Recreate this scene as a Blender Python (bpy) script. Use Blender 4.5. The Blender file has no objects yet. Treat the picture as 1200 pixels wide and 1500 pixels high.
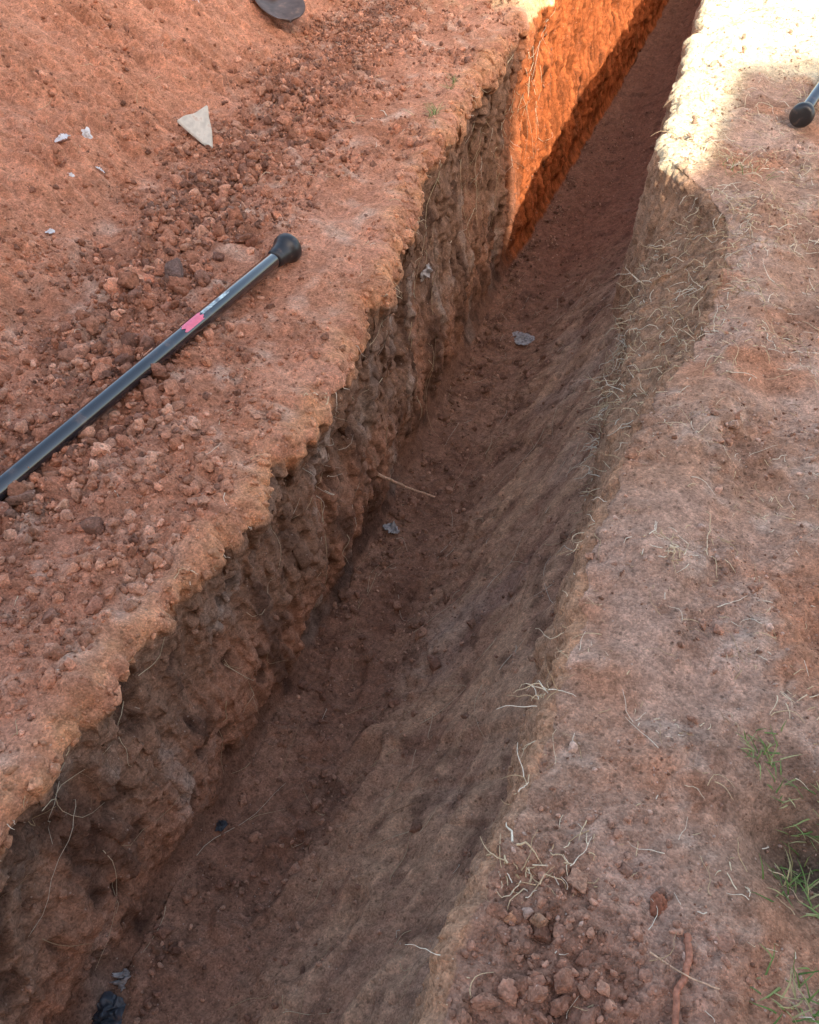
import bpy, bmesh, math, random
import numpy as np
from mathutils import Vector, Matrix
random.seed(7); rng=np.random.default_rng(7)
S=bpy.context.scene
def link(o,parent=None):
    S.collection.objects.link(o)
    if parent: o.parent=parent
    return o
# ---------------------------------------------------------------- noise
_perm=rng.permutation(256); _perm=np.concatenate([_perm,_perm,_perm])
_g=rng.normal(size=(256,3)); _g/=np.linalg.norm(_g,axis=1)[:,None]
_g=_g.astype(np.float32)
def perlin(x,y,z):
    x=np.asarray(x,np.float32);y=np.asarray(y,np.float32);z=np.asarray(z,np.float32)
    xf=np.floor(x);yf=np.floor(y);zf=np.floor(z)
    xi=xf.astype(np.int64)&255;yi=yf.astype(np.int64)&255;zi=zf.astype(np.int64)&255
    x=x-xf;y=y-yf;z=z-zf
    u=x*x*x*(x*(x*6-15)+10);v=y*y*y*(y*(y*6-15)+10);w=z*z*z*(z*(z*6-15)+10)
    def gr(a,b,c,dx,dy,dz):
        h=_perm[_perm[_perm[xi+a]+yi+b]+zi+c]
        g=_g[h]
        return g[...,0]*dx+g[...,1]*dy+g[...,2]*dz
    def L(a,b,t): return a+(b-a)*t
    r=L(L(L(gr(0,0,0,x,y,z),gr(1,0,0,x-1,y,z),u),L(gr(0,1,0,x,y-1,z),gr(1,1,0,x-1,y-1,z),u),v),
        L(L(gr(0,0,1,x,y,z-1),gr(1,0,1,x-1,y,z-1),u),L(gr(0,1,1,x,y-1,z-1),gr(1,1,1,x-1,y-1,z-1),u),v),w)
    return r*1.5
def fbm(x,y,z,s,o=3,off=0.):
    r=0;a=1.;t=0
    for k in range(o):
        r=r+a*perlin(x*s+off+k*17.3,y*s+off*1.7+k*5.1,z*s-off+k*9.7); t+=a; a*=.5; s*=2.03
    return r/t*1.4
def sst(a,b,x):
    t=np.clip((x-a)/(b-a),0,1); return t*t*(3-2*t)
def lin(r,g,b):
    c=np.array([r,g,b])/255.; return np.where(c<.04045,c/12.92,((c+.055)/1.055)**2.4)
# ---------------------------------------------------------------- terrain grid
ys=np.concatenate([[-1500,-400,-120,-40,-15,-7,-4,-3,-2.5],np.arange(-2,-.15,.06),
   np.arange(-.12,4.5,.0056),np.arange(4.5,7,.012),np.arange(7,12,.03),np.arange(12,15,.15),[16,20,30,60,150,400,1500]])
NR=len(ys)
tabXL=([-2,-.2,.28,.6,1.1,1.51,1.9,2.27,2.65,3.03,3.94,5.1,6,8,11,15],[-.95,-.93,-.905,-.87,-.82,-.785,-.80,-.838,-.88,-.93,-.967,-.952,-.9,-.72,-.45,-.3])
tabXR=([-2,.27,.45,.57,.8,1.21,1.83,2.12,2.64,3.0,3.22,3.4,3.6,4.7,5.6,8,11,15],[-.05,-.04,-.017,.004,.022,.036,.106,.19,.275,.25,.16,.02,-.03,-.01,.0,.15,.4,.5])
tabD=([-2,.1,.63,1.4,2.34,5,9,15],[.8,.87,.99,1.14,1.3,1.55,1.6,1.6])
def n1(f,o): return perlin(ys*f,0*ys+o,0*ys+o*.7)
XL=np.interp(ys,*tabXL)+.024*n1(3.1,0)+.032*n1(7,3)+.024*n1(17,8)+.011*n1(41,12)
XR=np.interp(ys,*tabXR)+.016*n1(3.7,5)+.020*n1(10,23)+.012*n1(24,33)+.006*n1(50,35)
XB=np.interp(ys,[-2,5,7.6,11.5,15],[-.9,-.9,-.7,-.43,-.3])+.03*n1(2.3,9)+.02*n1(6,19)
slump=sst(1.5,2.3,ys)*(1-sst(3.05,3.4,ys))
D=np.interp(ys,*tabD)*sst(-1.6,-1.1,ys)*(1-sst(13,14.5,ys))+.02
dl=np.concatenate([[2000,600,200,70,25,12,8,6.5,5.5],np.arange(5,3.4,-.06),np.arange(3.4,1.25,-.011),np.arange(1.25,.075,-.006)])
dr=np.concatenate([np.arange(.03,.85,.0052),np.arange(.86,2,.03),[2.2,2.6,3.2,4,6,10,25,70,200,600,2000]])
R=.03; RL=.042
xt=np.interp(ys,[0,1.4,2.2,4.4,8],[-1.55,-1.6,-1.8,-1.88,-1.9])
def bankz(x,y,xtoe):
    s=np.clip(xtoe-x,0,50)
    h=.95*sst(0,2.6,s)*(1-sst(3.3,6.5,s))+.10*sst(0,.5,s)*(1-sst(3,5,s))
    return h*sst(-3,-1,y)*(1-sst(9,13,y))
cols_x=[];cols_z=[];seg=[]
Yc=ys
for d in dl:
    x=XL-d; cols_x.append(x); cols_z.append(bankz(x,Yc,xt)); seg.append(0)
for k in range(14):
    a=(k+.5)/14*math.pi/2
    cols_x.append(XL-RL+RL*math.sin(a)); cols_z.append(-np.minimum(RL*1.1,D/2)*(1-math.cos(a))); seg.append(1)
NW=160
for k in range(NW):
    t=(k+1)/NW
    z=-(RL*1.1)-(D-RL*1.1-.03)*t; z=np.where(D<.15,-D*.5,z)
    bx=XL+(XB-XL)*t**1.3 - .05*math.sin(min(1,t*1.6)*3.14)
    bx=bx+.03*max(0,(t-.95)/.05)**2
    cols_x.append(bx); cols_z.append(z); seg.append(2)
NF=140
x0=XB+.035; xr0=np.minimum(XR,.05)-.03
for k in range(NF):
    t=(k+1)/NF
    x=x0+(xr0-x0)*t
    tt=np.clip((t-.36)/.64,0,1)
    rise=np.interp(ys,[0,1,2.5,4,6],[.42,.5,.5,.35,.15])
    ramp=rise*D*(.55*tt+.45*tt**2)
    cols_x.append(x); cols_z.append(-D+ramp); seg.append(3)
zr0=cols_z[-1]
NQ=70
for k in range(NQ):
    t=(k+1)/NQ
    z1=zr0+(-R-zr0)*t; xa=xr0+(XR-xr0)*t
    tz=np.where(t<.55,t/.55*.62,.62+(t-.55)/.45*.38); tx=0.05*min(t/.55,1)+.95*max(0,(t-.55)/.45)
    z2=zr0+(-R-zr0)*tz; xb=xr0+(XR-xr0)*tx
    cols_x.append(xa+(xb-xa)*slump); cols_z.append(z1+(z2-z1)*slump); seg.append(4)
for k in range(8):
    a=(k+.5)/8*math.pi/2
    cols_x.append(XR+R*(1-math.cos(a))); cols_z.append(-np.minimum(R,D/2)*(1-math.sin(a))); seg.append(5)
def dent(x,y,cx,cy,r,dep): return -dep*np.exp(-((x-cx)**2+(y-cy)**2)/r**2)
for d in dr:
    x=XR+d
    z=0*x+dent(x,Yc,.56,.68,.09,.12)+dent(x,Yc,.60,1.2,.07,.05)+.02*np.exp(-((x-.2)**2+(Yc-.4)**2)/.03)+.045*np.exp(-((x-XR-.16)/.1)**2)*sst(.6,1.4,Yc)*(1-sst(3,4,Yc))
    cols_x.append(x); cols_z.append(z); seg.append(6)
NC=len(seg); seg=np.array(seg)
X=np.stack(cols_x,1); Z=np.stack(cols_z,1); Y=np.repeat(ys[:,None],NC,1)
def normals(X,Y,Z):
    P=np.stack([X,Y,Z],-1)
    du=np.gradient(P,axis=1); dv=np.gradient(P,axis=0)
    n=np.cross(du,dv); l=np.linalg.norm(n,axis=-1,keepdims=True); n=n/np.maximum(l,1e-12)
    bad=l[...,0]<1e-11; n[bad]=(0,0,1)
    return n
N=normals(X,Y,Z)
SG=np.repeat(seg[None,:],NR,0)
near=((X>-7)&(X<4)&(Y>-3)&(Y<15))
fade=near.astype(np.float32)
wt0=np.clip(-Z/np.maximum(D[:,None],.05),0,1)
nlow=fbm(X,Y,Z,1.6,2,3.); nmid=fbm(X,Y,Z,6,3,11.); nhi=fbm(X,Y,Z,24,3,23.); nvh=perlin(X*85,Y*85,Z*85)
ridge=1-np.abs(perlin(X*13+4,Y*13,Z*13))*2.2
crumb=np.abs(perlin(X*34,Y*34+7,Z*34))*2.2+np.abs(perlin(X*70,Y*70+7,Z*70))*1.1
lumpy=np.abs(perlin(X*15+4,Y*15+9,Z*15))*2
patchy=np.clip(.5+1.3*fbm(X,Y,Z,3.3,2,301.),0,1.3)
heapm=sst(0,.35,xt[:,None]-X)*(SG==0)
dL=XL[:,None]-X
toe=np.exp(-((X-(xt[:,None]+.18))/.22)**2)*(SG==0)
lipm=np.exp(-np.clip(dL-.05,0,9)/.10)*(SG==0)
h=np.zeros_like(X)
m0=(SG<=1)
h+=m0*(.030*nlow+.030*nmid+patchy*(.011*nhi+.003*nvh+.009*crumb*(.5+toe))+ .020*toe*lumpy+.018*patchy*lumpy)
streak=fbm(X*.6+Z*0,Y*2.4+X*.8,Z*.3,5,3,41.)
h+=m0*heapm*(.045*streak+.014*lumpy*patchy)
mw=(SG==2)
stria=fbm(X,Y+Z*.12,Z*.13,16,3,51.)
wl=fbm(X,Y,Z,3,2,77.)
pock=-np.clip(fbm(X,Y,Z,9,2,401.)-.28,0,1)
h+=mw*(1-.85*sst(.86,.98,wt0))*(.034*nlow+.038*nmid+.012*nhi+.003*nvh+.022*stria+.03*np.clip(ridge-.1,0,1)*wl+.005*crumb+.016*lumpy*patchy+.09*pock)
mf=(SG==3)
ca=(X*.42+Y*.9);cb=(X*.9-Y*.42)
scr=fbm(cb*1.0,ca*.13,Z*.2,15,3,61.)
scr2=1-np.abs(perlin(cb*22+2,ca*2.4,Z*2))*2
fx=np.clip((X-(XB[:,None]+.30))/.3,0,1)
h+=mf*(.018*nlow+.020*nmid+patchy*(.009*nhi+.002*nvh+.005*crumb)*(1.2-.6*fx)+.015*scr*(.4+.6*fx)+.006*scr2*fx+.020*lumpy*(1-fx)*patchy+.04*pock*(1-.6*fx))
for (cx,cy,an,dp) in [(-.62,.55,.4,.028),(-.50,.95,.2,.03),(-.68,1.35,-.2,.026),(-.55,1.8,.3,.026),(-.66,2.5,.1,.026),(-.38,.45,.5,.02),(-.6,3.1,0,.026)]:
    a_=(X-cx)*math.cos(an)-(Y-cy)*math.sin(an);b_=(X-cx)*math.sin(an)+(Y-cy)*math.cos(an)
    q=(a_/.055)**2+(b_/.13)**2
    h+=mf*(-dp*np.exp(-q**2)+dp*.5*np.exp(-((np.sqrt(q)-1.35)/.25)**2))
mr=(SG>=4)&(SG<=5)
h+=mr*(.024*nmid+.012*nhi+.003*nvh+.004*crumb+.02*fbm(X,Y,Z,4,2,9.)+slump[:,None]*.04*ridge*nmid)
rb=(SG==6)
clodr=np.exp(-((X-.17)**2+(Y-.30)**2)/.05)*(SG>=5)
h+=rb*(.022*nlow+.024*nmid+patchy*(.008*nhi+.002*nvh+.004*crumb)+.013*lumpy*patchy)+clodr*(.02*ridge+.018*nmid+.009*crumb)
h*=fade
X=X+N[...,0]*h;Y=Y+N[...,1]*h;Z=Z+N[...,2]*h
N=normals(X,Y,Z)
P=np.stack([X,Y,Z],-1)
def C(*c): return lin(*c)
def mix(a,b,t):
    t=np.clip(t,0,1)[...,None]; return a*(1-t)+b*t
O=np.zeros(X.shape+(3,))
cn=fbm(X,Y,Z,2.3,3,101.); cn2=fbm(X,Y,Z,8,3,131.); cn3=fbm(X,Y,Z,30,2,151.); cn4=fbm(X,Y,Z,4.5,3,161.)
col=O+C(202,150,124)
col=mix(col,O+C(180,128,102),.5+cn*1.2)
col=mix(col,O+C(206,148,118),heapm*(.45+streak))
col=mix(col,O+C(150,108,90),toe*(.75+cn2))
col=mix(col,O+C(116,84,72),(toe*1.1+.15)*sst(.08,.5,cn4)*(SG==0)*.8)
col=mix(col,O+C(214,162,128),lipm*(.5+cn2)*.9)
col=mix(col,O+C(208,178,158),(cn2*1.6-.1)*(1-heapm)*m0*.8)
col=mix(col,O+C(240,215,160),m0*sst(5.0,5.4,Y+.2*cn2)*(1-heapm)*.8)  # pale straw tone past the shadow edge, sunlight painted in as well
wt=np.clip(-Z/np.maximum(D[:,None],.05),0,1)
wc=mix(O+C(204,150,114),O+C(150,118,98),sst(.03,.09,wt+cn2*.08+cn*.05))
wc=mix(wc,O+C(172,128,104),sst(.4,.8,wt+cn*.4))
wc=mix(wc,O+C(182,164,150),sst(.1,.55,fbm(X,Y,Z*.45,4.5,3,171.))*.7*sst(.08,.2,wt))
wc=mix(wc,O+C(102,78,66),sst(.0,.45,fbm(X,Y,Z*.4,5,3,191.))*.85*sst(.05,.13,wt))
wc=mix(wc,O+C(92,70,61),sst(.76,1.0,wt)*.6)  # wall foot darkened in colour: contact shade painted in
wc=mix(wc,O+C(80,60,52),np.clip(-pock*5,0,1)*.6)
wc=mix(wc,(O+C(158,88,50))*(1+1.1*stria[...,None]),sst(4.7,5.3,Y)*.95)  # far wall turned orange where the sun falls: sunlit tone painted in
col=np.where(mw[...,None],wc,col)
col=np.where((SG==1)[...,None],mix(col,O+C(210,156,118),.45+cn2*1.3),col)
fc=mix(O+C(162,126,106),O+C(146,110,92),.5+cn*1.5)
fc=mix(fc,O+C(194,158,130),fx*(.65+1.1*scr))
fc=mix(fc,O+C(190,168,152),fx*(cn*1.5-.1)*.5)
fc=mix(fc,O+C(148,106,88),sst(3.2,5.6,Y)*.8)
fc=mix(fc,O+C(110,82,70),sst(.12,.55,cn2)*.6)
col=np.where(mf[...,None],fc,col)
rc=mix(O+C(178,142,116),O+C(196,154,122),.5+cn2)
rc=mix(rc,O+C(142,116,96),(slump[:,None]*(.5+cn3)))
col=np.where(mr[...,None],rc,col)
bc=mix(O+C(194,162,142),O+C(180,144,120),.5+cn*1.3)
bc=mix(bc,O+C(190,140,110),sst(.05,.5,fbm(X,Y,Z,2.8,2,211.))*.8)
bc=mix(bc,O+C(204,182,164),sst(.05,.5,cn2)*.5)
bc=mix(bc,O+C(140,108,90),sst(.15,.6,cn4)*.6)
bc=mix(bc,O+C(158,118,98),clodr*.9)
bc=mix(bc,O+C(84,72,60),np.exp(-((X-.57)**2+(Y-.68)**2)/.014)*.85)  # hollow at the right edge darkened in colour, its shade painted in
bc=mix(bc,O+C(238,224,190),sst(4.4,4.7,Y)*.92*(1-.3*np.clip(cn2,0,1)))  # pale straw ground, brightened in colour to help the sunlit patch blow out
litst=sst(3.25,3.45,Y)*(1-sst(.12,.24,X-.1*(Y-3.4)))  # sunlit strip along the right lip: straw colour brightened to paint the sun
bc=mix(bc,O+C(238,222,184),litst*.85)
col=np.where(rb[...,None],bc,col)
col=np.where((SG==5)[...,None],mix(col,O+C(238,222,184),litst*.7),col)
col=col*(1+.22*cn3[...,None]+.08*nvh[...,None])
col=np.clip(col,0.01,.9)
def grid_mesh(name,P,col,faces):
    me=bpy.data.meshes.new(name)
    n=len(P);me.vertices.add(n);me.vertices.foreach_set('co',P.astype(np.float32).ravel())
    nf=len(faces);k=faces.shape[1]
    me.loops.add(nf*k);me.loops.foreach_set('vertex_index',faces.astype(np.int32).ravel())
    me.polygons.add(nf);me.polygons.foreach_set('loop_start',np.arange(0,nf*k,k,dtype=np.int32))
    try: me.polygons.foreach_set('loop_total',np.full(nf,k,dtype=np.int32))
    except Exception: pass
    me.update(calc_edges=True)
    if col is not None:
        a=me.color_attributes.new('Col','FLOAT_COLOR','POINT')
        c=np.ones((n,4),np.float32);c[:,:3]=col;a.data.foreach_set('color',c.ravel())
    return me
idx=np.arange(NR*NC).reshape(NR,NC)
F=np.stack([idx[:-1,:-1],idx[:-1,1:],idx[1:,1:],idx[1:,:-1]],-1).reshape(-1,4)
me=grid_mesh('ground',P.reshape(-1,3),col.reshape(-1,3),F)
me.polygons.foreach_set('use_smooth',np.ones(len(F),bool))
ground=link(bpy.data.objects.new('ground',me))
# ---------------------------------------------------------------- materials
def mat_new(name):
    m=bpy.data.materials.new(name);m.use_nodes=True
    nt=m.node_tree;b=nt.nodes['Principled BSDF'];return m,nt,b
def soil_mat(name,bs=1.0):
    m,nt,b=mat_new(name);N_=nt.nodes;L=nt.links
    N_.remove(b);b=N_.new('ShaderNodeBsdfDiffuse');b.inputs['Roughness'].default_value=.5
    L.new(b.outputs[0],N_['Material Output'].inputs['Surface'])
    tc=N_.new('ShaderNodeTexCoord');at=N_.new('ShaderNodeAttribute');at.attribute_name='Col'
    def noise(s,d,r=.6):
        n=N_.new('ShaderNodeTexNoise');n.inputs['Scale'].default_value=s;n.inputs['Detail'].default_value=d;n.inputs['Roughness'].default_value=r
        L.new(tc.outputs['Object'],n.inputs['Vector']);return n
    def ramp(src,a,bb,lo,hi):
        r=N_.new('ShaderNodeMapRange');r.inputs[1].default_value=a;r.inputs[2].default_value=bb;r.inputs[3].default_value=lo;r.inputs[4].default_value=hi
        L.new(src,r.inputs[0]);return r.outputs[0]
    def mul(a,b_):
        k=N_.new('ShaderNodeMath');k.operation='MULTIPLY';L.new(a,k.inputs[0]);L.new(b_,k.inputs[1]);return k.outputs[0]
    n1=noise(14,3);n2=noise(60,3,.6)
    v=N_.new('ShaderNodeTexVoronoi');v.inputs['Scale'].default_value=240;L.new(tc.outputs['Object'],v.inputs['Vector'])
    v2=N_.new('ShaderNodeTexVoronoi');v2.inputs['Scale'].default_value=85;L.new(tc.outputs['Object'],v2.inputs['Vector'])
    sx_=N_.new('ShaderNodeSeparateColor');L.new(v.outputs['Color'],sx_.inputs[0])
    s2_=N_.new('ShaderNodeSeparateColor');L.new(v2.outputs['Color'],s2_.inputs[0])
    f=mul(ramp(n1.outputs[0],.3,.7,.86,1.14),ramp(n2.outputs[0],.32,.68,.80,1.18))
    f=mul(f,ramp(sx_.outputs[0],0,1,.74,1.26))
    pit=mul(ramp(v2.outputs['Distance'],.25,.5,1,0),ramp(s2_.outputs[0],.86,.9,0,1))
    f=mul(f,ramp(pit,0,1,1,.60))
    mx=N_.new('ShaderNodeVectorMath');mx.operation='SCALE';L.new(at.outputs['Color'],mx.inputs[0]);L.new(f,mx.inputs['Scale'])
    sp=mul(ramp(v2.outputs['Distance'],.16,.24,1,0),ramp(s2_.outputs[1],.93,.95,0,.55))
    m2=N_.new('ShaderNodeMix');m2.data_type='RGBA';L.new(sp,m2.inputs['Factor']);L.new(mx.outputs[0],m2.inputs['A']);m2.inputs['B'].default_value=(.62,.5,.42,1)
    L.new(m2.outputs['Result'],b.inputs['Color'])
    b1=N_.new('ShaderNodeBump');b1.inputs['Strength'].default_value=.35*bs;b1.inputs['Distance'].default_value=.012;L.new(n2.outputs[0],b1.inputs['Height'])
    b3=N_.new('ShaderNodeBump');b3.inputs['Strength'].default_value=.6*bs;b3.inputs['Distance'].default_value=.0035;b3.invert=True
    L.new(v.outputs['Distance'],b3.inputs['Height']);L.new(b1.outputs[0],b3.inputs['Normal'])
    L.new(b3.outputs[0],b.inputs['Normal'])
    return m
ground.data.materials.append(soil_mat('soil'))
clodmat=soil_mat('clod_soil',.7)
def attr_mat(name,rough=.8,var=.25,bump=0.,bscale=200,spec=.3):
    m,nt,b=mat_new(name);N_=nt.nodes;L=nt.links
    b.inputs['Roughness'].default_value=rough;b.inputs['Specular IOR Level'].default_value=spec
    at=N_.new('ShaderNodeAttribute');at.attribute_name='Col'
    tc=N_.new('ShaderNodeTexCoord');n=N_.new('ShaderNodeTexNoise');n.inputs['Scale'].default_value=bscale;n.inputs['Detail'].default_value=3
    L.new(tc.outputs['Object'],n.inputs['Vector'])
    r=N_.new('ShaderNodeMapRange');r.inputs[1].default_value=.3;r.inputs[2].default_value=.7;r.inputs[3].default_value=1-var;r.inputs[4].default_value=1+var;L.new(n.outputs[0],r.inputs[0])
    s=N_.new('ShaderNodeVectorMath');s.operation='SCALE';L.new(at.outputs['Color'],s.inputs[0]);L.new(r.outputs[0],s.inputs['Scale']);L.new(s.outputs[0],b.inputs['Base Color'])
    if bump:
        bb=N_.new('ShaderNodeBump');bb.inputs['Strength'].default_value=bump;bb.inputs['Distance'].default_value=.004;L.new(n.outputs[0],bb.inputs['Height']);L.new(bb.outputs[0],b.inputs['Normal'])
    return m
def flat_mat(name,colr,rough=.6,spec=.4,var=.15,scale=30,bump=.0,metal=0,dirt=None,dirtamt=.5):
    m,nt,b=mat_new(name);N_=nt.nodes;L=nt.links
    b.inputs['Roughness'].default_value=rough;b.inputs['Specular IOR Level'].default_value=spec;b.inputs['Metallic'].default_value=metal
    tc=N_.new('ShaderNodeTexCoord');n=N_.new('ShaderNodeTexNoise');n.inputs['Scale'].default_value=scale;n.inputs['Detail'].default_value=6
    L.new(tc.outputs['Object'],n.inputs['Vector'])
    r=N_.new('ShaderNodeValToRGB');c=np.array(colr)
    r.color_ramp.elements[0].position=.35;r.color_ramp.elements[1].position=.68
    r.color_ramp.elements[0].color=(*(c*(1-var)),1);r.color_ramp.elements[1].color=(*np.clip(c*(1+var),0,1),1)
    if dirt is not None:
        e=r.color_ramp.elements.new(.60);e.color=(*c,1);r.color_ramp.elements[-1].position=.75;r.color_ramp.elements[-1].color=(*(np.array(dirt)*dirtamt+c*(1-dirtamt)),1)
    L.new(n.outputs[0],r.inputs[0]);L.new(r.outputs[0],b.inputs['Base Color'])
    if bump:
        bb=N_.new('ShaderNodeBump');bb.inputs['Strength'].default_value=bump;bb.inputs['Distance'].default_value=.004;L.new(n.outputs[0],bb.inputs['Height']);L.new(bb.outputs[0],b.inputs['Normal'])
    return m
# ---------------------------------------------------------------- surface helpers
def snap(x,y,segs=(0,6)):
    i=int(np.argmin(np.abs(ys-y)));c=np.where(np.isin(seg,segs))[0]
    j=c[int(np.argmin(np.abs(X[i,c]-x)))]
    return i,j,P[i,j].copy(),N[i,j].copy()
def snapwall(y,z,segs=(2,)):
    i=int(np.argmin(np.abs(ys-y)));c=np.where(np.isin(seg,segs))[0]
    j=c[int(np.argmin(np.abs(Z[i,c]-z)))]
    return i,j,P[i,j].copy(),N[i,j].copy()
A=np.zeros((NR,NC));dP=np.linalg.norm(np.cross(P[1:,:-1]-P[:-1,:-1],P[:-1,1:]-P[:-1,:-1]),axis=-1);A[:-1,:-1]=dP
def sample(weight,n):
    w=(weight*A*near).ravel();w=w/w.sum()
    k=rng.choice(len(w),n,p=w);i,j=k//NC,k%NC
    return i,j
# ---------------------------------------------------------------- clods
def proto(sub,seed,amp):
    bm=bmesh.new();bmesh.ops.create_icosphere(bm,subdivisions=sub,radius=1)
    v=np.array([q.co[:] for q in bm.verts]);f=np.array([[a.index for a in q.verts] for q in bm.faces]);bm.free()
    o=seed*7.7
    r=1+amp*perlin(v[:,0]*1.1+o,v[:,1]*1.1,v[:,2]*1.1)+amp*.7*perlin(v[:,0]*2.3+o,v[:,1]*2.3,v[:,2]*2.3)
    if sub>2: r=r+.18*perlin(v[:,0]*5+o,v[:,1]*5,v[:,2]*5)
    v=v*r[:,None]
    rg=np.random.default_rng(seed)
    for _ in range(5):
        n=rg.normal(size=3);n/=np.linalg.norm(n);d=v@n;c=.5+.3*rg.random()
        v=v-np.clip(d-c,0,9)[:,None]*n
    return v,f
protoS=[proto(2,s,.5) for s in range(8)];protoL=[proto(3,s+20,.5) for s in range(8)];protoT=[proto(1,s+40,.4) for s in range(6)]
def randrot(n):
    q=rng.normal(size=(n,4));q/=np.linalg.norm(q,axis=1)[:,None];w,x,y,z=q.T
    return np.stack([np.stack([1-2*(y*y+z*z),2*(x*y-z*w),2*(x*z+y*w)],-1),np.stack([2*(x*y+z*w),1-2*(x*x+z*z),2*(y*z-x*w)],-1),np.stack([2*(x*z-y*w),2*(y*z+x*w),1-2*(x*x+y*y)],-1)],1)
cv=[];cf=[];cc=[];base=0
def add_clods(pos,nor,rad,colr,sink=.25):
    global base
    n=len(rad);R_=randrot(n)
    for k in range(n):
        pl=(protoL if rad[k]>.013 else (protoS if rad[k]>.005 else protoT));v,f=pl[rng.integers(len(pl))]
        sc=rad[k]*np.array([1,.7+.4*rng.random(),.5+.4*rng.random()])
        w=(v*sc)@R_[k].T+pos[k]+nor[k]*rad[k]*(.65-sink)
        cv.append(w);cf.append(f+base);base+=len(v)
        c=colr[k]*(.72+.55*rng.random());cc.append(np.repeat(c[None],len(v),0))
def rads(n,lo,hi,p=2.2):
    u=rng.random(n);a=1-p
    return (lo**a+u*(hi**a-lo**a))**(1/a)
def scatter(weight,n,lo,hi,p,palette,sink=.2,mixc=.75):
    i,j=sample(weight,n);pal=np.array(palette)
    add_clods(P[i,j],N[i,j],rads(n,lo,hi,p),pal[rng.integers(len(pal),size=n)]*mixc+col[i,j]*(1-mixc),sink)
redp=[C(200,146,120),C(182,128,102),C(212,164,138),C(146,106,90),C(166,114,90),C(128,98,86)]
left=(SG==0)
flatL=left*(X<XL[:,None]-.05)
band=np.exp(-((X-(xt[:,None]+.2))/.2)**2)*left*(Y>-.1)*(Y<5.5)*(.15+np.clip(.5+cn4*1.8,0,1.4))
scatter(band,11000,.003,.010,2.4,redp)
scatter(band*(Y<4.6),3200,.008,.019,2.4,redp)
scatter(band**1.5*(Y<4)*(X<XL[:,None]-.2),460,.016,.040,2.4,redp,.3)
nearL=flatL*(Y<1.5)*(Y>-.1)*(X<XL[:,None]-.08)*(X>-1.7)
scatter(nearL*(.3+np.clip(cn2*2,0,2)),1200,.006,.024,1.9,[C(208,164,140),C(194,146,120),C(176,128,104)])
scatter(flatL*(X>-2.0)*(Y>-.1)*(Y<5.5)*patchy,8500,.0025,.009,2.5,redp)
scatter(flatL*(X>-2.0)*(Y>-.1)*(Y<5.5)*patchy**2,900,.008,.024,2.4,redp,.3)
scatter(left*(X<-1.8)*(X>-4)*(Y>1)*(Y<5.5)*(.15+np.clip(cn*2.5,0,2)),6500,.003,.018,2.5,redp)
scatter(clodr*(rb),800,.003,.010,2.3,[C(176,132,110),C(192,148,124),C(146,108,90)],.3,.6)
scatter(clodr**2*(rb),70,.010,.026,2.0,[C(176,132,110),C(192,148,124),C(146,108,90)],.45,.6)
scatter(rb*(X<.8)*(Y<6)*(Y>0)*patchy,5000,.0018,.007,2.4,[C(192,152,130),C(214,184,166),C(140,104,86)])
scatter(rb*(X<.8)*(Y<6)*(Y>0)*patchy**2,380,.005,.017,2.3,[C(192,152,130),C(214,184,166),C(170,128,106)],.35)
scatter(mf*(Y<8)*(Y>0)*(1.2-fx)*(.2+np.clip(cn2*2,0,2)),4200,.0025,.012,2.4,[C(176,138,116),C(146,112,96),C(196,160,138)])
scatter(mf*(Y<5)*(Y>0)*(1.15-fx)*(.1+np.clip(cn2*2,0,2)),230,.01,.030,2.2,[C(168,132,112),C(148,114,98)],.4)
scatter(mf*(Y<6)*(Y>0)*(X<XB[:,None]+.16)*np.clip(cn2*3,0.05,2),420,.005,.026,2.3,[C(160,124,104),C(136,104,90)])
scatter(mw*(Y<6)*(Y>0)*(wt>.1),900,.003,.016,2.2,[C(178,138,116),C(140,108,90)],.5,.5)
scatter((SG==1)*(Y<5)*(Y>0),900,.003,.022,2.1,[C(208,158,126),C(186,140,112)],.45,.5)
scatter(mr*(slump[:,None]+.1),500,.003,.014,2.2,[C(184,146,118),C(160,126,104)])
def lump(x,y,r,c,segs=(0,6),sink=.3):
    i,j,p,n=snap(x,y,segs);add_clods(np.array([p]),np.array([n]),np.array([r]),np.array([c]),sink)
for (x,y,r,c) in [(-1.62,1.87,.042,C(212,158,130)),(-1.50,2.02,.038,C(136,114,106)),(-1.56,1.95,.028,C(180,124,100)),(-1.40,2.15,.03,C(140,108,96)),
   (-1.35,2.3,.028,C(160,110,90)),(-1.17,1.62,.020,C(210,150,118)),(-1.22,1.38,.020,C(194,136,110)),(-1.27,1.0,.024,C(214,172,146)),(-1.3,1.5,.018,C(160,116,96)),
   (.155,.5,.026,C(206,162,136)),(.30,.50,.022,C(180,124,100)),(.10,.42,.018,C(196,156,128)),(.32,.28,.026,C(204,168,144)),(.055,.40,.014,C(190,146,116)),(.1,.75,.013,C(224,194,174)),
   (-1.18,.62,.024,C(210,162,134)),(-1.1,.45,.018,C(204,156,130)),(-1.05,.85,.018,C(204,156,130)),(.33,1.55,.012,C(210,174,154))]:
    lump(x,y,r,c)
me=grid_mesh('soil_clods',np.concatenate(cv),np.concatenate(cc),np.concatenate(cf));me.materials.append(clodmat)
link(bpy.data.objects.new('soil_clods',me))
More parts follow.
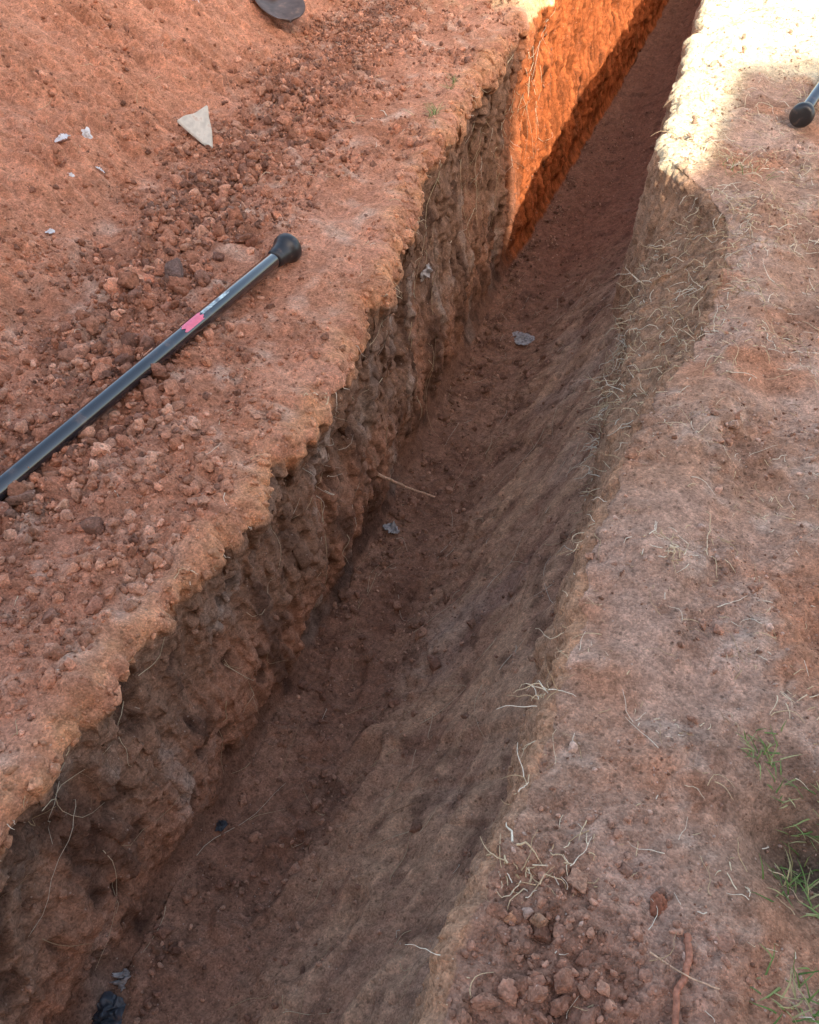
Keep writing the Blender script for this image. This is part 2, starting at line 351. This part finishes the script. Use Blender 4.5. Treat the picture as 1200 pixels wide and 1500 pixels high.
# ---------------------------------------------------------------- tubes (roots, straw)
class Tubes:
    def __init__(s): s.v=[];s.f=[];s.c=[];s.b=0
    def add(s,pts,r0,r1,c,ns=5):
        pts=np.array(pts,float);n=len(pts)
        t=np.gradient(pts,axis=0);t/=np.maximum(np.linalg.norm(t,axis=1)[:,None],1e-9)
        up=np.array([.3,.2,1.]);a=np.cross(t,up);a/=np.maximum(np.linalg.norm(a,axis=1)[:,None],1e-9);b=np.cross(t,a)
        r=np.linspace(r0,r1,n)
        for k in range(n):
            for q in range(ns):
                an=2*math.pi*q/ns;s.v.append(pts[k]+r[k]*(math.cos(an)*a[k]+math.sin(an)*b[k]));s.c.append(c)
        for k in range(n-1):
            for q in range(ns):
                s.f.append([s.b+k*ns+q,s.b+k*ns+(q+1)%ns,s.b+(k+1)*ns+(q+1)%ns,s.b+(k+1)*ns+q])
        s.b+=n*ns
    def obj(s,name,mat):
        me=grid_mesh(name,np.array(s.v),np.array(s.c),np.array(s.f));me.polygons.foreach_set('use_smooth',np.ones(len(s.f),bool));me.materials.append(mat)
        return link(bpy.data.objects.new(name,me))
def smooth_path(p0,d,L,n,wob,grav=0.):
    p=np.array(p0,float);d=np.array(d,float);d/=np.linalg.norm(d);out=[p.copy()]
    for k in range(n):
        d=d+rng.normal(size=3)*wob;d[2]-=grav;d/=np.linalg.norm(d);p=p+d*L/n;out.append(p.copy())
    return out
strawc=[C(238,222,190),C(224,202,164),C(200,174,138),C(244,234,212),C(166,134,106)]
def surf_walk(i,j,di,dj,n,wi,wj,off=.004):
    out=[];fi,fj=float(i),float(j)
    for k in range(n):
        a=int(np.clip(round(fi),0,NR-1));b=int(np.clip(round(fj),0,NC-1))
        out.append(P[a,b]+N[a,b]*(off+abs(rng.normal())*off*.8));
        di+=rng.normal()*wi;dj+=rng.normal()*wj;fi+=di;fj+=dj
    o=np.array(out);o[1:-1]=(o[:-2]+o[1:-1]*2+o[2:])/4;return o
TR=Tubes()
i,j=sample(mw*(Y>-.1)*(Y<6)*(wt<.7)*(1.2-wt)*np.clip(.1+cn*2.5,0.02,2),150)
for a,b in zip(i,j):
    TR.add(surf_walk(a,b,rng.normal()*1.5,2+rng.random()*2,rng.integers(5,12),1.6,1.4,.007),(.0009+.0008*rng.random())*(.7+.15*ys[a]),.0004,strawc[rng.integers(5)]*.8)
for q in range(70):
    y=rng.random()*4.8+.1;i,j,p,n=snap(0,y,(1,));d=np.array([.6+.5*rng.random(),rng.normal()*.8,.3*rng.normal()])
    TR.add(smooth_path(p,d,.015+.07*rng.random()**2,9,.38,.14),.0008+.00015*y,.0004,strawc[rng.integers(5)]*.95)
for q in range(50):
    y=rng.random()*2.2+.2;i,j,p,n=snap(0,y,(5,));d=np.array([-.8-.5*rng.random(),rng.normal()*.8,.3*rng.normal()+.1])
    TR.add(smooth_path(p,d,.015+.08*rng.random()**2,9,.34,.12),.0011,.0004,strawc[rng.integers(5)])
i,j=sample((mr|(rb&(X<XR[:,None]+.12)))*(slump[:,None]**2)*(Z>-.7),700)
for a,b in zip(i,j):
    TR.add(smooth_path(P[a,b]+N[a,b]*.003,N[a,b]*.4+rng.normal(size=3)*.8+np.array([-.3,-.2,0]),.03+.10*rng.random(),8,.4,.14),.0015,.0006,strawc[rng.integers(5)]*.85)
i,j=sample(mf*(Y<5)*(Y>.2),200)
for a,b in zip(i,j):
    TR.add(surf_walk(a,b,rng.normal()*3,rng.normal()*1.2,rng.integers(4,10),1.5,.9,.003),.0010,.0004,strawc[rng.integers(5)]*.75)
TR.obj('dry_roots',attr_mat('root_fibre',.85,.25))
TS=Tubes()
wbank=rb*(X<.9)*(Y<6.5)*(Y>.1)*np.clip(.25+cn2*1.8,0.05,2)
i,j=sample(wbank,1900)
for a,b in zip(i,j):
    an=rng.random()*6.28;L=.012+.08*rng.random()**2.2
    TS.add(smooth_path(P[a,b]+N[a,b]*.003,[math.cos(an),math.sin(an),.14],L,6,.25,.06),.0006+.0008*rng.random(),.0004,strawc[rng.integers(5)],4)
i,j=sample(rb*(X<1.)*(Y<7)*(Y>2.)*np.clip(.1+cn2*2.5,0.02,2),1200)
for a,b in zip(i,j):
    an=rng.random()*6.28;L=.03+.09*rng.random()**2
    TS.add(smooth_path(P[a,b]+N[a,b]*.003,[math.cos(an),math.sin(an),.35],L,5,.25,.12),.0015,.0006,strawc[rng.integers(5)],4)
i,j=sample(left*(X>-3.2)*(Y<5.5)*(Y>.1),330)
for a,b in zip(i,j):
    an=rng.random()*6.28;L=.02+.08*rng.random()**2
    TS.add(smooth_path(P[a,b]+N[a,b]*.005,[math.cos(an),math.sin(an),.2],L,6,.3,.08),.0011,.0005,strawc[rng.integers(5)]*.95,4)
def clump(x,y,n,L,spread,segs=(0,5,6),lift=.35,r=.0015):
    for q in range(n):
        i,j,p,nn=snap(x+rng.normal()*spread,y+rng.normal()*spread,segs);an=rng.random()*6.28
        TS.add(smooth_path(p+nn*.006,[math.cos(an),math.sin(an),lift*rng.random()],L*(.4+.8*rng.random()),8,.3,.1),r,.0005,strawc[rng.integers(4)])
clump(.06,.47,20,.08,.02,r=.0012);clump(.03,.5,6,.09,.015,r=.0024);clump(.20,1.28,24,.07,.03,r=.0014);clump(.13,.52,14,.06,.03,r=.0011)
clump(.33,1.33,12,.08,.05,r=.0012);clump(.33,3.5,70,.10,.08,r=.0018);clump(.45,2.2,24,.07,.05,r=.0014);clump(.4,3.0,50,.08,.08,r=.0016);clump(-.80,1.6,7,.08,.015,(1,0),r=.0018);clump(.02,.86,14,.08,.012,r=.0014)
clump(-1.35,3.4,6,.18,.08,r=.0022);clump(.42,.6,12,.07,.06,r=.0011);clump(.5,1.0,12,.08,.06,r=.0012);clump(.02,.66,7,.07,.012,r=.0012)
clump(-.86,.9,3,.05,.03,(1,0),r=.001);clump(-.9,.45,3,.05,.03,(1,0),r=.001);clump(.45,1.6,12,.07,.06,r=.0012)
TS.obj('dry_grass',attr_mat('straw',.8,.2))
rootm=attr_mat('bark',.85,.35,.5,120)
def stick(name,pts,r0,r1,c):
    T=Tubes();p=np.array(pts,float)
    out=[]
    for k in range(len(p)-1):
        a=p[max(k-1,0)];b=p[k];c_=p[k+1];d=p[min(k+2,len(p)-1)]
        for t in np.linspace(0,1,7,endpoint=(k==len(p)-2)):
            out.append(.5*((2*b)+(-a+c_)*t+(2*a-5*b+4*c_-d)*t*t+(-a+3*b-3*c_+d)*t**3)+rng.normal(size=3)*r0*.15)
    T.add(out,r0,r1,c,8);return T.obj(name,rootm)
stick('tree_root',[(-.90,2.13,-.84),(-.82,2.20,-.95),(-.76,2.30,-1.09),(-.70,2.36,-1.17),(-.65,2.38,-1.20)],.008,.004,C(214,180,152))
def onbank(x,y,dz,segs=(6,)): 
    p=snap(x,y,segs)[2];return (p[0],p[1],p[2]+dz)
stick('tree_root',[onbank(.345,.47,.004),onbank(.345,.42,.014),onbank(.33,.36,.016),onbank(.345,.28,.016),onbank(.36,.18,.012)],.006,.005,C(180,124,100))
stick('tree_root',[onbank(.28,.42,.01),onbank(.34,.40,.016),onbank(.40,.40,.012)],.0016,.0012,C(214,180,150))
# ---------------------------------------------------------------- green grass tufts
grassm=attr_mat('grass_blade',.6,.15)
def tuft(x,y,n,H,spread):
    vs=[];fs=[];cs=[];b=0
    for q in range(n):
        i,j,p,nn=snap(x+rng.normal()*spread,y+rng.normal()*spread,(0,6));an=rng.random()*6.28
        d=np.array([math.cos(an)*.7,math.sin(an)*.7,.6+.5*rng.random()]);h=H*(.5+.7*rng.random())
        pts=np.array(smooth_path(p-nn*.003,d,h,6,.1,.13));side=np.array([-math.sin(an),math.cos(an),0])
        c=[C(130,156,86),C(112,146,74),C(156,168,104),C(196,190,136)][rng.integers(4)]*(.6+.4*rng.random())
        for k in range(7):
            w=.0014*(1-(k/6)**2)+.0002;vs+=[pts[k]-side*w,pts[k]+side*w];cs+=[c,c]
        for k in range(6): fs.append([b+2*k,b+2*k+1,b+2*k+3,b+2*k+2])
        b+=14
    me=grid_mesh('grass_tuft',np.array(vs),np.array(cs),np.array(fs));me.materials.append(grassm);return link(bpy.data.objects.new('grass_tuft',me))
tuft(.46,.86,34,.05,.020);tuft(.50,.80,14,.05,.02);tuft(.545,.62,50,.055,.03);tuft(.53,.42,50,.055,.03);tuft(.575,.74,40,.06,.035)
tuft(-1.0,3.55,40,.07,.04);tuft(-.97,3.9,30,.07,.04);tuft(-1.02,5.4,60,.14,.08);tuft(.3,3.4,16,.07,.06)
# ---------------------------------------------------------------- debris
def shard(name,poly,th,x,y,rot,c,nrm):
    bm=bmesh.new();vs=[bm.verts.new((a,b,0)) for a,b in poly];f=bm.faces.new(vs)
    r=bmesh.ops.extrude_face_region(bm,geom=[f]);bmesh.ops.translate(bm,vec=(0,0,th),verts=[g for g in r['geom'] if isinstance(g,bmesh.types.BMVert)])
    bmesh.ops.recalc_face_normals(bm,faces=bm.faces)
    bmesh.ops.bevel(bm,geom=bm.edges[:],offset=th*.22,segments=2,affect='EDGES')
    me=bpy.data.meshes.new(name);bm.to_mesh(me);bm.free();me.materials.append(c)
    o=link(bpy.data.objects.new(name,me))
    i,j,p,n=snap(x,y,(0,))
    n=Vector(nrm).normalized();xa=Vector((0,0,1)).cross(n).normalized();ya=n.cross(xa)
    o.rotation_mode='QUATERNION';o.rotation_quaternion=Matrix((xa,ya,n)).transposed().to_quaternion()@Matrix.Rotation(rot,4,'Z').to_quaternion()
    o.location=Vector(p)+Vector((0,0,.03));return o
plaster=flat_mat('plaster',(.70,.66,.57),.9,.2,.2,40,.6,0,(.45,.25,.16),.6)
shard('plaster_shard',[(-.085,.025),(-.05,.05),(-.01,.06),(.045,.10),(.05,.05),(.062,.0),(.068,-.085),(.03,-.07),(-.02,-.03)],.02,-1.92,2.98,-.1,plaster,(.35,-.75,.9))
def scrap(name,x,y,size,c,segs,wall=None,seed=0,asp=1.,crump=.35):
    n=18;g=np.linspace(-.5,.5,n);u,v=np.meshgrid(g,g,indexing='ij')
    rr=np.sqrt(u*u+v*v)+1e-6;k=np.maximum(abs(u),abs(v))/rr;u=u*k;v=v*k;rr=rr*k
    an=np.arctan2(v,u);sh=.85+.35*perlin(np.cos(an)*1.6+seed,np.sin(an)*1.6,0*u+seed)
    uu=u*size*sh*asp+size*.10*perlin(u*5+seed,v*5,0*u);vv=v*size*sh*.8+size*.10*perlin(u*5,v*5+seed,0*u+4)
    zz=size*crump*(.9*np.abs(perlin(u*4+seed,v*4,0*u+1))+.8*np.abs(perlin(u*9+seed,v*9,0*u+2)))+.012*size
    zz=zz*(1-1.5*rr)
    V=np.stack([uu,vv,zz],-1).reshape(-1,3);I=np.arange(n*n).reshape(n,n)
    Fq=np.stack([I[:-1,:-1],I[1:,:-1],I[1:,1:],I[:-1,1:]],-1).reshape(-1,4)
    me=grid_mesh(name,V,None,Fq);me.materials.append(c);o=link(bpy.data.objects.new(name,me))
    i,j,p,nn=snap(x,y,segs) if wall is None else snapwall(*wall)
    o.rotation_mode='QUATERNION';o.rotation_quaternion=Vector(nn).to_track_quat('Z','Y')@Matrix.Rotation(seed*1.3,4,'Z').to_quaternion();o.location=Vector(p)+Vector(nn)*.008
    return o
greyp=flat_mat('grey_plastic',(.40,.38,.38),.45,.5,.5,60,.2)
whitep=flat_mat('white_plastic',(.78,.76,.76),.5,.5,.15,60,.2)
bluep=flat_mat('dark_plastic',(.06,.075,.10),.4,.5,.6,40,.2,0,(.2,.13,.1),.7)
wallp=flat_mat('grey_lime',(.58,.54,.52),.8,.3,.3,50,.3)
scrap('plastic_scrap',-.58,4.05,.18,greyp,(3,),seed=1,crump=.4);scrap('plastic_scrap',-.80,2.18,.11,greyp,(3,),seed=2,crump=.7)
scrap('plastic_scrap',0,0,.15,wallp,(2,),(3.1,-.5),3,.7);scrap('plastic_bag',-.85,.10,.13,bluep,(3,),seed=4,crump=.7)
scrap('plastic_bag',-.85,.19,.07,greyp,(3,),seed=14,crump=.8);scrap('plastic_scrap',-.84,.66,.05,bluep,(3,),seed=16,crump=.8)
for k,(x,y,s) in enumerate([(-2.22,2.5,.08),(-2.18,2.6,.06),(-2.05,2.45,.05),(-2.45,4.0,.08),(-2.0,2.05,.045),(-2.1,2.35,.04),(-2.9,4.6,.09)]):
    scrap('plaster_crumb',x,y,s,whitep,(0,),seed=5+k,crump=.4)
# ---------------------------------------------------------------- digging bars
def lathe(name,prof,mat,parent,ns=36):
    vs=[];fs=[]
    for (x,r) in prof:
        for q in range(ns):
            a=2*math.pi*q/ns;vs.append((x,r*math.cos(a),r*math.sin(a)))
    for k in range(len(prof)-1):
        for q in range(ns): fs.append((k*ns+q,(k+1)*ns+q,(k+1)*ns+(q+1)%ns,k*ns+(q+1)%ns))
    fs.append(tuple(range(ns)));fs.append(tuple(reversed(range((len(prof)-1)*ns,len(prof)*ns))))
    me=bpy.data.meshes.new(name);me.from_pydata(vs,[],fs);me.update()
    bm=bmesh.new();bm.from_mesh(me);bmesh.ops.recalc_face_normals(bm,faces=bm.faces);bm.to_mesh(me);bm.free()
    for p in me.polygons: p.use_smooth=True
    me.materials.append(mat);return link(bpy.data.objects.new(name,me),parent)
blackm=flat_mat('black_enamel',(.014,.017,.024),.14,1.0,.3,18,.05,0,(.22,.14,.10),.4)
blackm.node_tree.nodes['Principled BSDF'].inputs['Coat Weight'].default_value=.8
blackm.node_tree.nodes['Principled BSDF'].inputs['Coat Roughness'].default_value=.12
headm=flat_mat('black_rubber',(.022,.022,.025),.35,.7,.3,40,.25,0,(.22,.14,.10),.5)
pinkm=flat_mat('pink_label',(.90,.22,.32),.4,.5,.1,80)
labm=flat_mat('pale_label_highlight',(.50,.62,.74),.35,.5,.6,60)  # pale tone of the label, doubling as the bar's painted highlight
def patch(name,x0,x1,a0,a1,r,mat,parent):
    n=10;m=12;vs=[];fs=[]
    for k in range(m+1):
        for q in range(n+1):
            a=a0+(a1-a0)*q/n;x=x0+(x1-x0)*k/m+.006*math.sin(q*1.3+k);vs.append((x,r*math.cos(a),r*math.sin(a)))
    for k in range(m):
        for q in range(n):
            b=k*(n+1)+q;fs.append((b,b+n+1,b+n+2,b+1))
    me=bpy.data.meshes.new(name);me.from_pydata(vs,[],fs);me.materials.append(mat)
    for p in me.polygons:p.use_smooth=True
    return link(bpy.data.objects.new(name,me),parent)
def bar(p0,p1,L,label=True):
    e=link(bpy.data.objects.new('digging_bar',None))
    r=.0265
    lathe('shaft',[(.05,r*.9),(.055,r),(L-.3,r),(L-.02,r*.6),(L,r*.3)],blackm,e)
    lathe('tamping_head',[(-.004,.004),(-.004,.034),(0,.043),(.007,.049),(.016,.0515),(.030,.0515),(.038,.049),(.046,.042),(.062,.037),(.085,.033),(.10,.0305),(.105,.0275)],headm,e)
    if label:
        patch('pink_sticker',.50,.585,.7,1.75,r+.0012,pinkm,e);patch('label_highlight',.36,.495,1.15,1.6,r+.0009,labm,e)  # pale strip: printed band lengthened and lightened as a painted highlight
    d=(Vector(p1)-Vector(p0)).normalized();e.rotation_mode='QUATERNION'
    z=Vector((0,0,1));yv=z.cross(d).normalized();zv=d.cross(yv)
    e.rotation_quaternion=Matrix((d,yv,zv)).transposed().to_quaternion();e.location=p0
    return e
a=snap(-1.165,2.27)[2];b=snap(-1.42,.93)[2]
bar((-1.165,2.25,max(a[2],0)+.04),(-1.41,.91,max(b[2],0)+.042),1.9)
bar((.525,3.92,.06),(.83,5.2,.03),1.5,False)
# ---------------------------------------------------------------- shovel on the heap
sh=link(bpy.data.objects.new('shovel',None))
steel=flat_mat('worn_steel',(.16,.11,.09),.6,.5,.35,25,.2,.3,(.34,.2,.13),.8)
wood=flat_mat('worn_wood',(.36,.24,.13),.7,.3,.25,30,.2)
n=17;vs=[];fs=[]
for k in range(n):
    t=k/(n-1);half=.125*(1-(max(0,t-.45)/.55)**2.2)**.5 if t<1 else .004
    for q in range(13):
        s=(q/12-.5)*2;vs.append((half*s,-.30*t,.035*s*s*(1-t*.6)+.02*math.sin(t*2.6)))
for k in range(n-1):
    for q in range(12): b0=k*13+q;fs.append((b0,b0+13,b0+14,b0+1))
me=bpy.data.meshes.new('blade');me.from_pydata(vs,[],fs);me.materials.append(steel)
for p in me.polygons:p.use_smooth=True
bl=link(bpy.data.objects.new('blade',me),sh);md=bl.modifiers.new('t','SOLIDIFY');md.thickness=.003
hh=lathe('handle',[(0,.019),(.1,.019),(.12,.017),(1.25,.016),(1.27,.014)],wood,sh);hh.rotation_euler=(0,-.12,math.pi/2);hh.location=(0,-.03,.012)
p=snap(-2.21,4.40)[2];sh.location=(p[0],p[1],p[2]+.05);sh.rotation_euler=(.15,.05,.75)
# ---------------------------------------------------------------- unseen house, added behind the camera and shaped to cast the shade
ang=math.atan2(1,1.8)
house=link(bpy.data.objects.new('shade_caster_house',None));house.rotation_euler=(0,0,ang)
def brickmat():
    m,nt,b=mat_new('brick');L=nt.links;br=nt.nodes.new('ShaderNodeTexBrick');tc=nt.nodes.new('ShaderNodeTexCoord');mp=nt.nodes.new('ShaderNodeMapping')
    mp.inputs['Rotation'].default_value=(math.pi/2,0,0);L.new(tc.outputs['Object'],mp.inputs[0]);L.new(mp.outputs[0],br.inputs['Vector'])
    br.inputs['Scale'].default_value=4.4;br.inputs['Color1'].default_value=(.36,.24,.18,1);br.inputs['Color2'].default_value=(.42,.29,.21,1);br.inputs['Mortar'].default_value=(.45,.42,.38,1);br.inputs['Mortar Size'].default_value=.012
    L.new(br.outputs[0],b.inputs['Base Color']);b.inputs['Roughness'].default_value=.9;return m
def prism(name,poly,y0,y1,mat):
    vs=[(a,y0,b) for a,b in poly]+[(a,y1,b) for a,b in poly];k=len(poly)
    fs=[tuple(range(k)),tuple(reversed(range(k,2*k)))]+[(q,q+k,(q+1)%k+k,(q+1)%k) for q in range(k)]
    me=bpy.data.meshes.new(name);me.from_pydata(vs,[],fs);bm=bmesh.new();bm.from_mesh(me);bmesh.ops.recalc_face_normals(bm,faces=bm.faces);bm.to_mesh(me);bm.free()
    me.materials.append(mat);return link(bpy.data.objects.new(name,me),house)
bm_=brickmat();roofm=flat_mat('roof_tile',(.25,.12,.08),.8,.3,.2,5);glass=flat_mat('window_glass',(.05,.06,.07),.1,.6,.1,3);frm=flat_mat('white_paint',(.75,.74,.7),.5,.4,.05,5);door=flat_mat('door_paint',(.12,.16,.12),.5,.4,.1,5)
TE=.68
def hgt(m): return (m+4.)*TE
prism('caster_walls',[(-7,-.1),(1.62,-.1),(1.62,7.4),(-7,7.4)],-11,-4,bm_)
prism('caster_roof',[(-7.1,7.403),(1.62,7.403),(1.62,7.5),(-.5,8.6),(-5,8.6),(-7.1,7.5)],-11.1,-3.9,roofm)
prism('caster_wing',[(1.623,-.1),(7,-.1),(7,hgt(3.95)),(2.45,hgt(3.95)),(1.623,hgt(2.7))],-10,-4.003,bm_)  # added wing; its sloped top is shaped to let the sunlit wedge through
for (w,z,ww,hh2) in [(-5.5,1.1,1.4,1.3),(-.3,1.1,1.2,1.3),(-5.5,5.0,1.4,1.3),(-3.0,5.0,1.2,1.3),(-.3,5.0,1.2,1.3),(4.4,1.1,1.4,1.2)]:
    prism('window_frame',[(w-ww/2-.07,z-.07),(w+ww/2+.07,z-.07),(w+ww/2+.07,z+hh2+.07),(w-ww/2-.07,z+hh2+.07)],-3.99,-3.95,frm)
    prism('window_pane',[(w-ww/2,z),(w-.03,z),(w-.03,z+hh2),(w-ww/2,z+hh2)],-3.94,-3.93,glass)
    prism('window_pane',[(w+.03,z),(w+ww/2,z),(w+ww/2,z+hh2),(w+.03,z+hh2)],-3.94,-3.93,glass)
prism('door_frame',[(-4,0),(-2.9,0),(-2.9,2.2),(-4,2.2)],-3.99,-3.95,frm);prism('door',[(-3.92,.02),(-2.98,.02),(-2.98,2.1),(-3.92,2.1)],-3.94,-3.92,door)
# ---------------------------------------------------------------- light
el=math.atan(TE);sx,sy=1/2.0591,-1.8/2.0591
Sv=Vector((sx*math.cos(el),sy*math.cos(el),math.sin(el)))
sd=bpy.data.lights.new('sun','SUN');sd.energy=6.5;sd.angle=math.radians(.5);sd.color=(1,.93,.82)
so=link(bpy.data.objects.new('sun',sd));so.rotation_mode='QUATERNION';so.rotation_quaternion=Sv.to_track_quat('Z','Y')
W=bpy.data.worlds.new("World");S.world=W;W.use_nodes=True;nt=W.node_tree;bg=nt.nodes['Background']
sk=nt.nodes.new('ShaderNodeTexSky');sk.sky_type='NISHITA';sk.sun_disc=False;sk.sun_elevation=el;sk.sun_rotation=math.atan2(sx,sy);sk.dust_density=3;sk.air_density=1
vm=nt.nodes.new('ShaderNodeVectorMath');vm.operation='MULTIPLY';vm.inputs[1].default_value=(1.13,1.0,.85)
nt.links.new(sk.outputs[0],vm.inputs[0]);nt.links.new(vm.outputs[0],bg.inputs[0]);bg.inputs[1].default_value=.50
# ---------------------------------------------------------------- camera
cd=bpy.data.cameras.new('camera');co=link(bpy.data.objects.new('camera',cd));S.camera=co
cd.sensor_fit='VERTICAL';cd.sensor_height=36;cd.lens=1150/1500*36;cd.clip_end=5000;cd.clip_start=.02
co.location=(0,0,1.5);co.rotation_euler=(math.radians(90-48.72),0,math.radians(18.02))
S.view_settings.view_transform='Standard';S.view_settings.look='None';S.view_settings.exposure=0
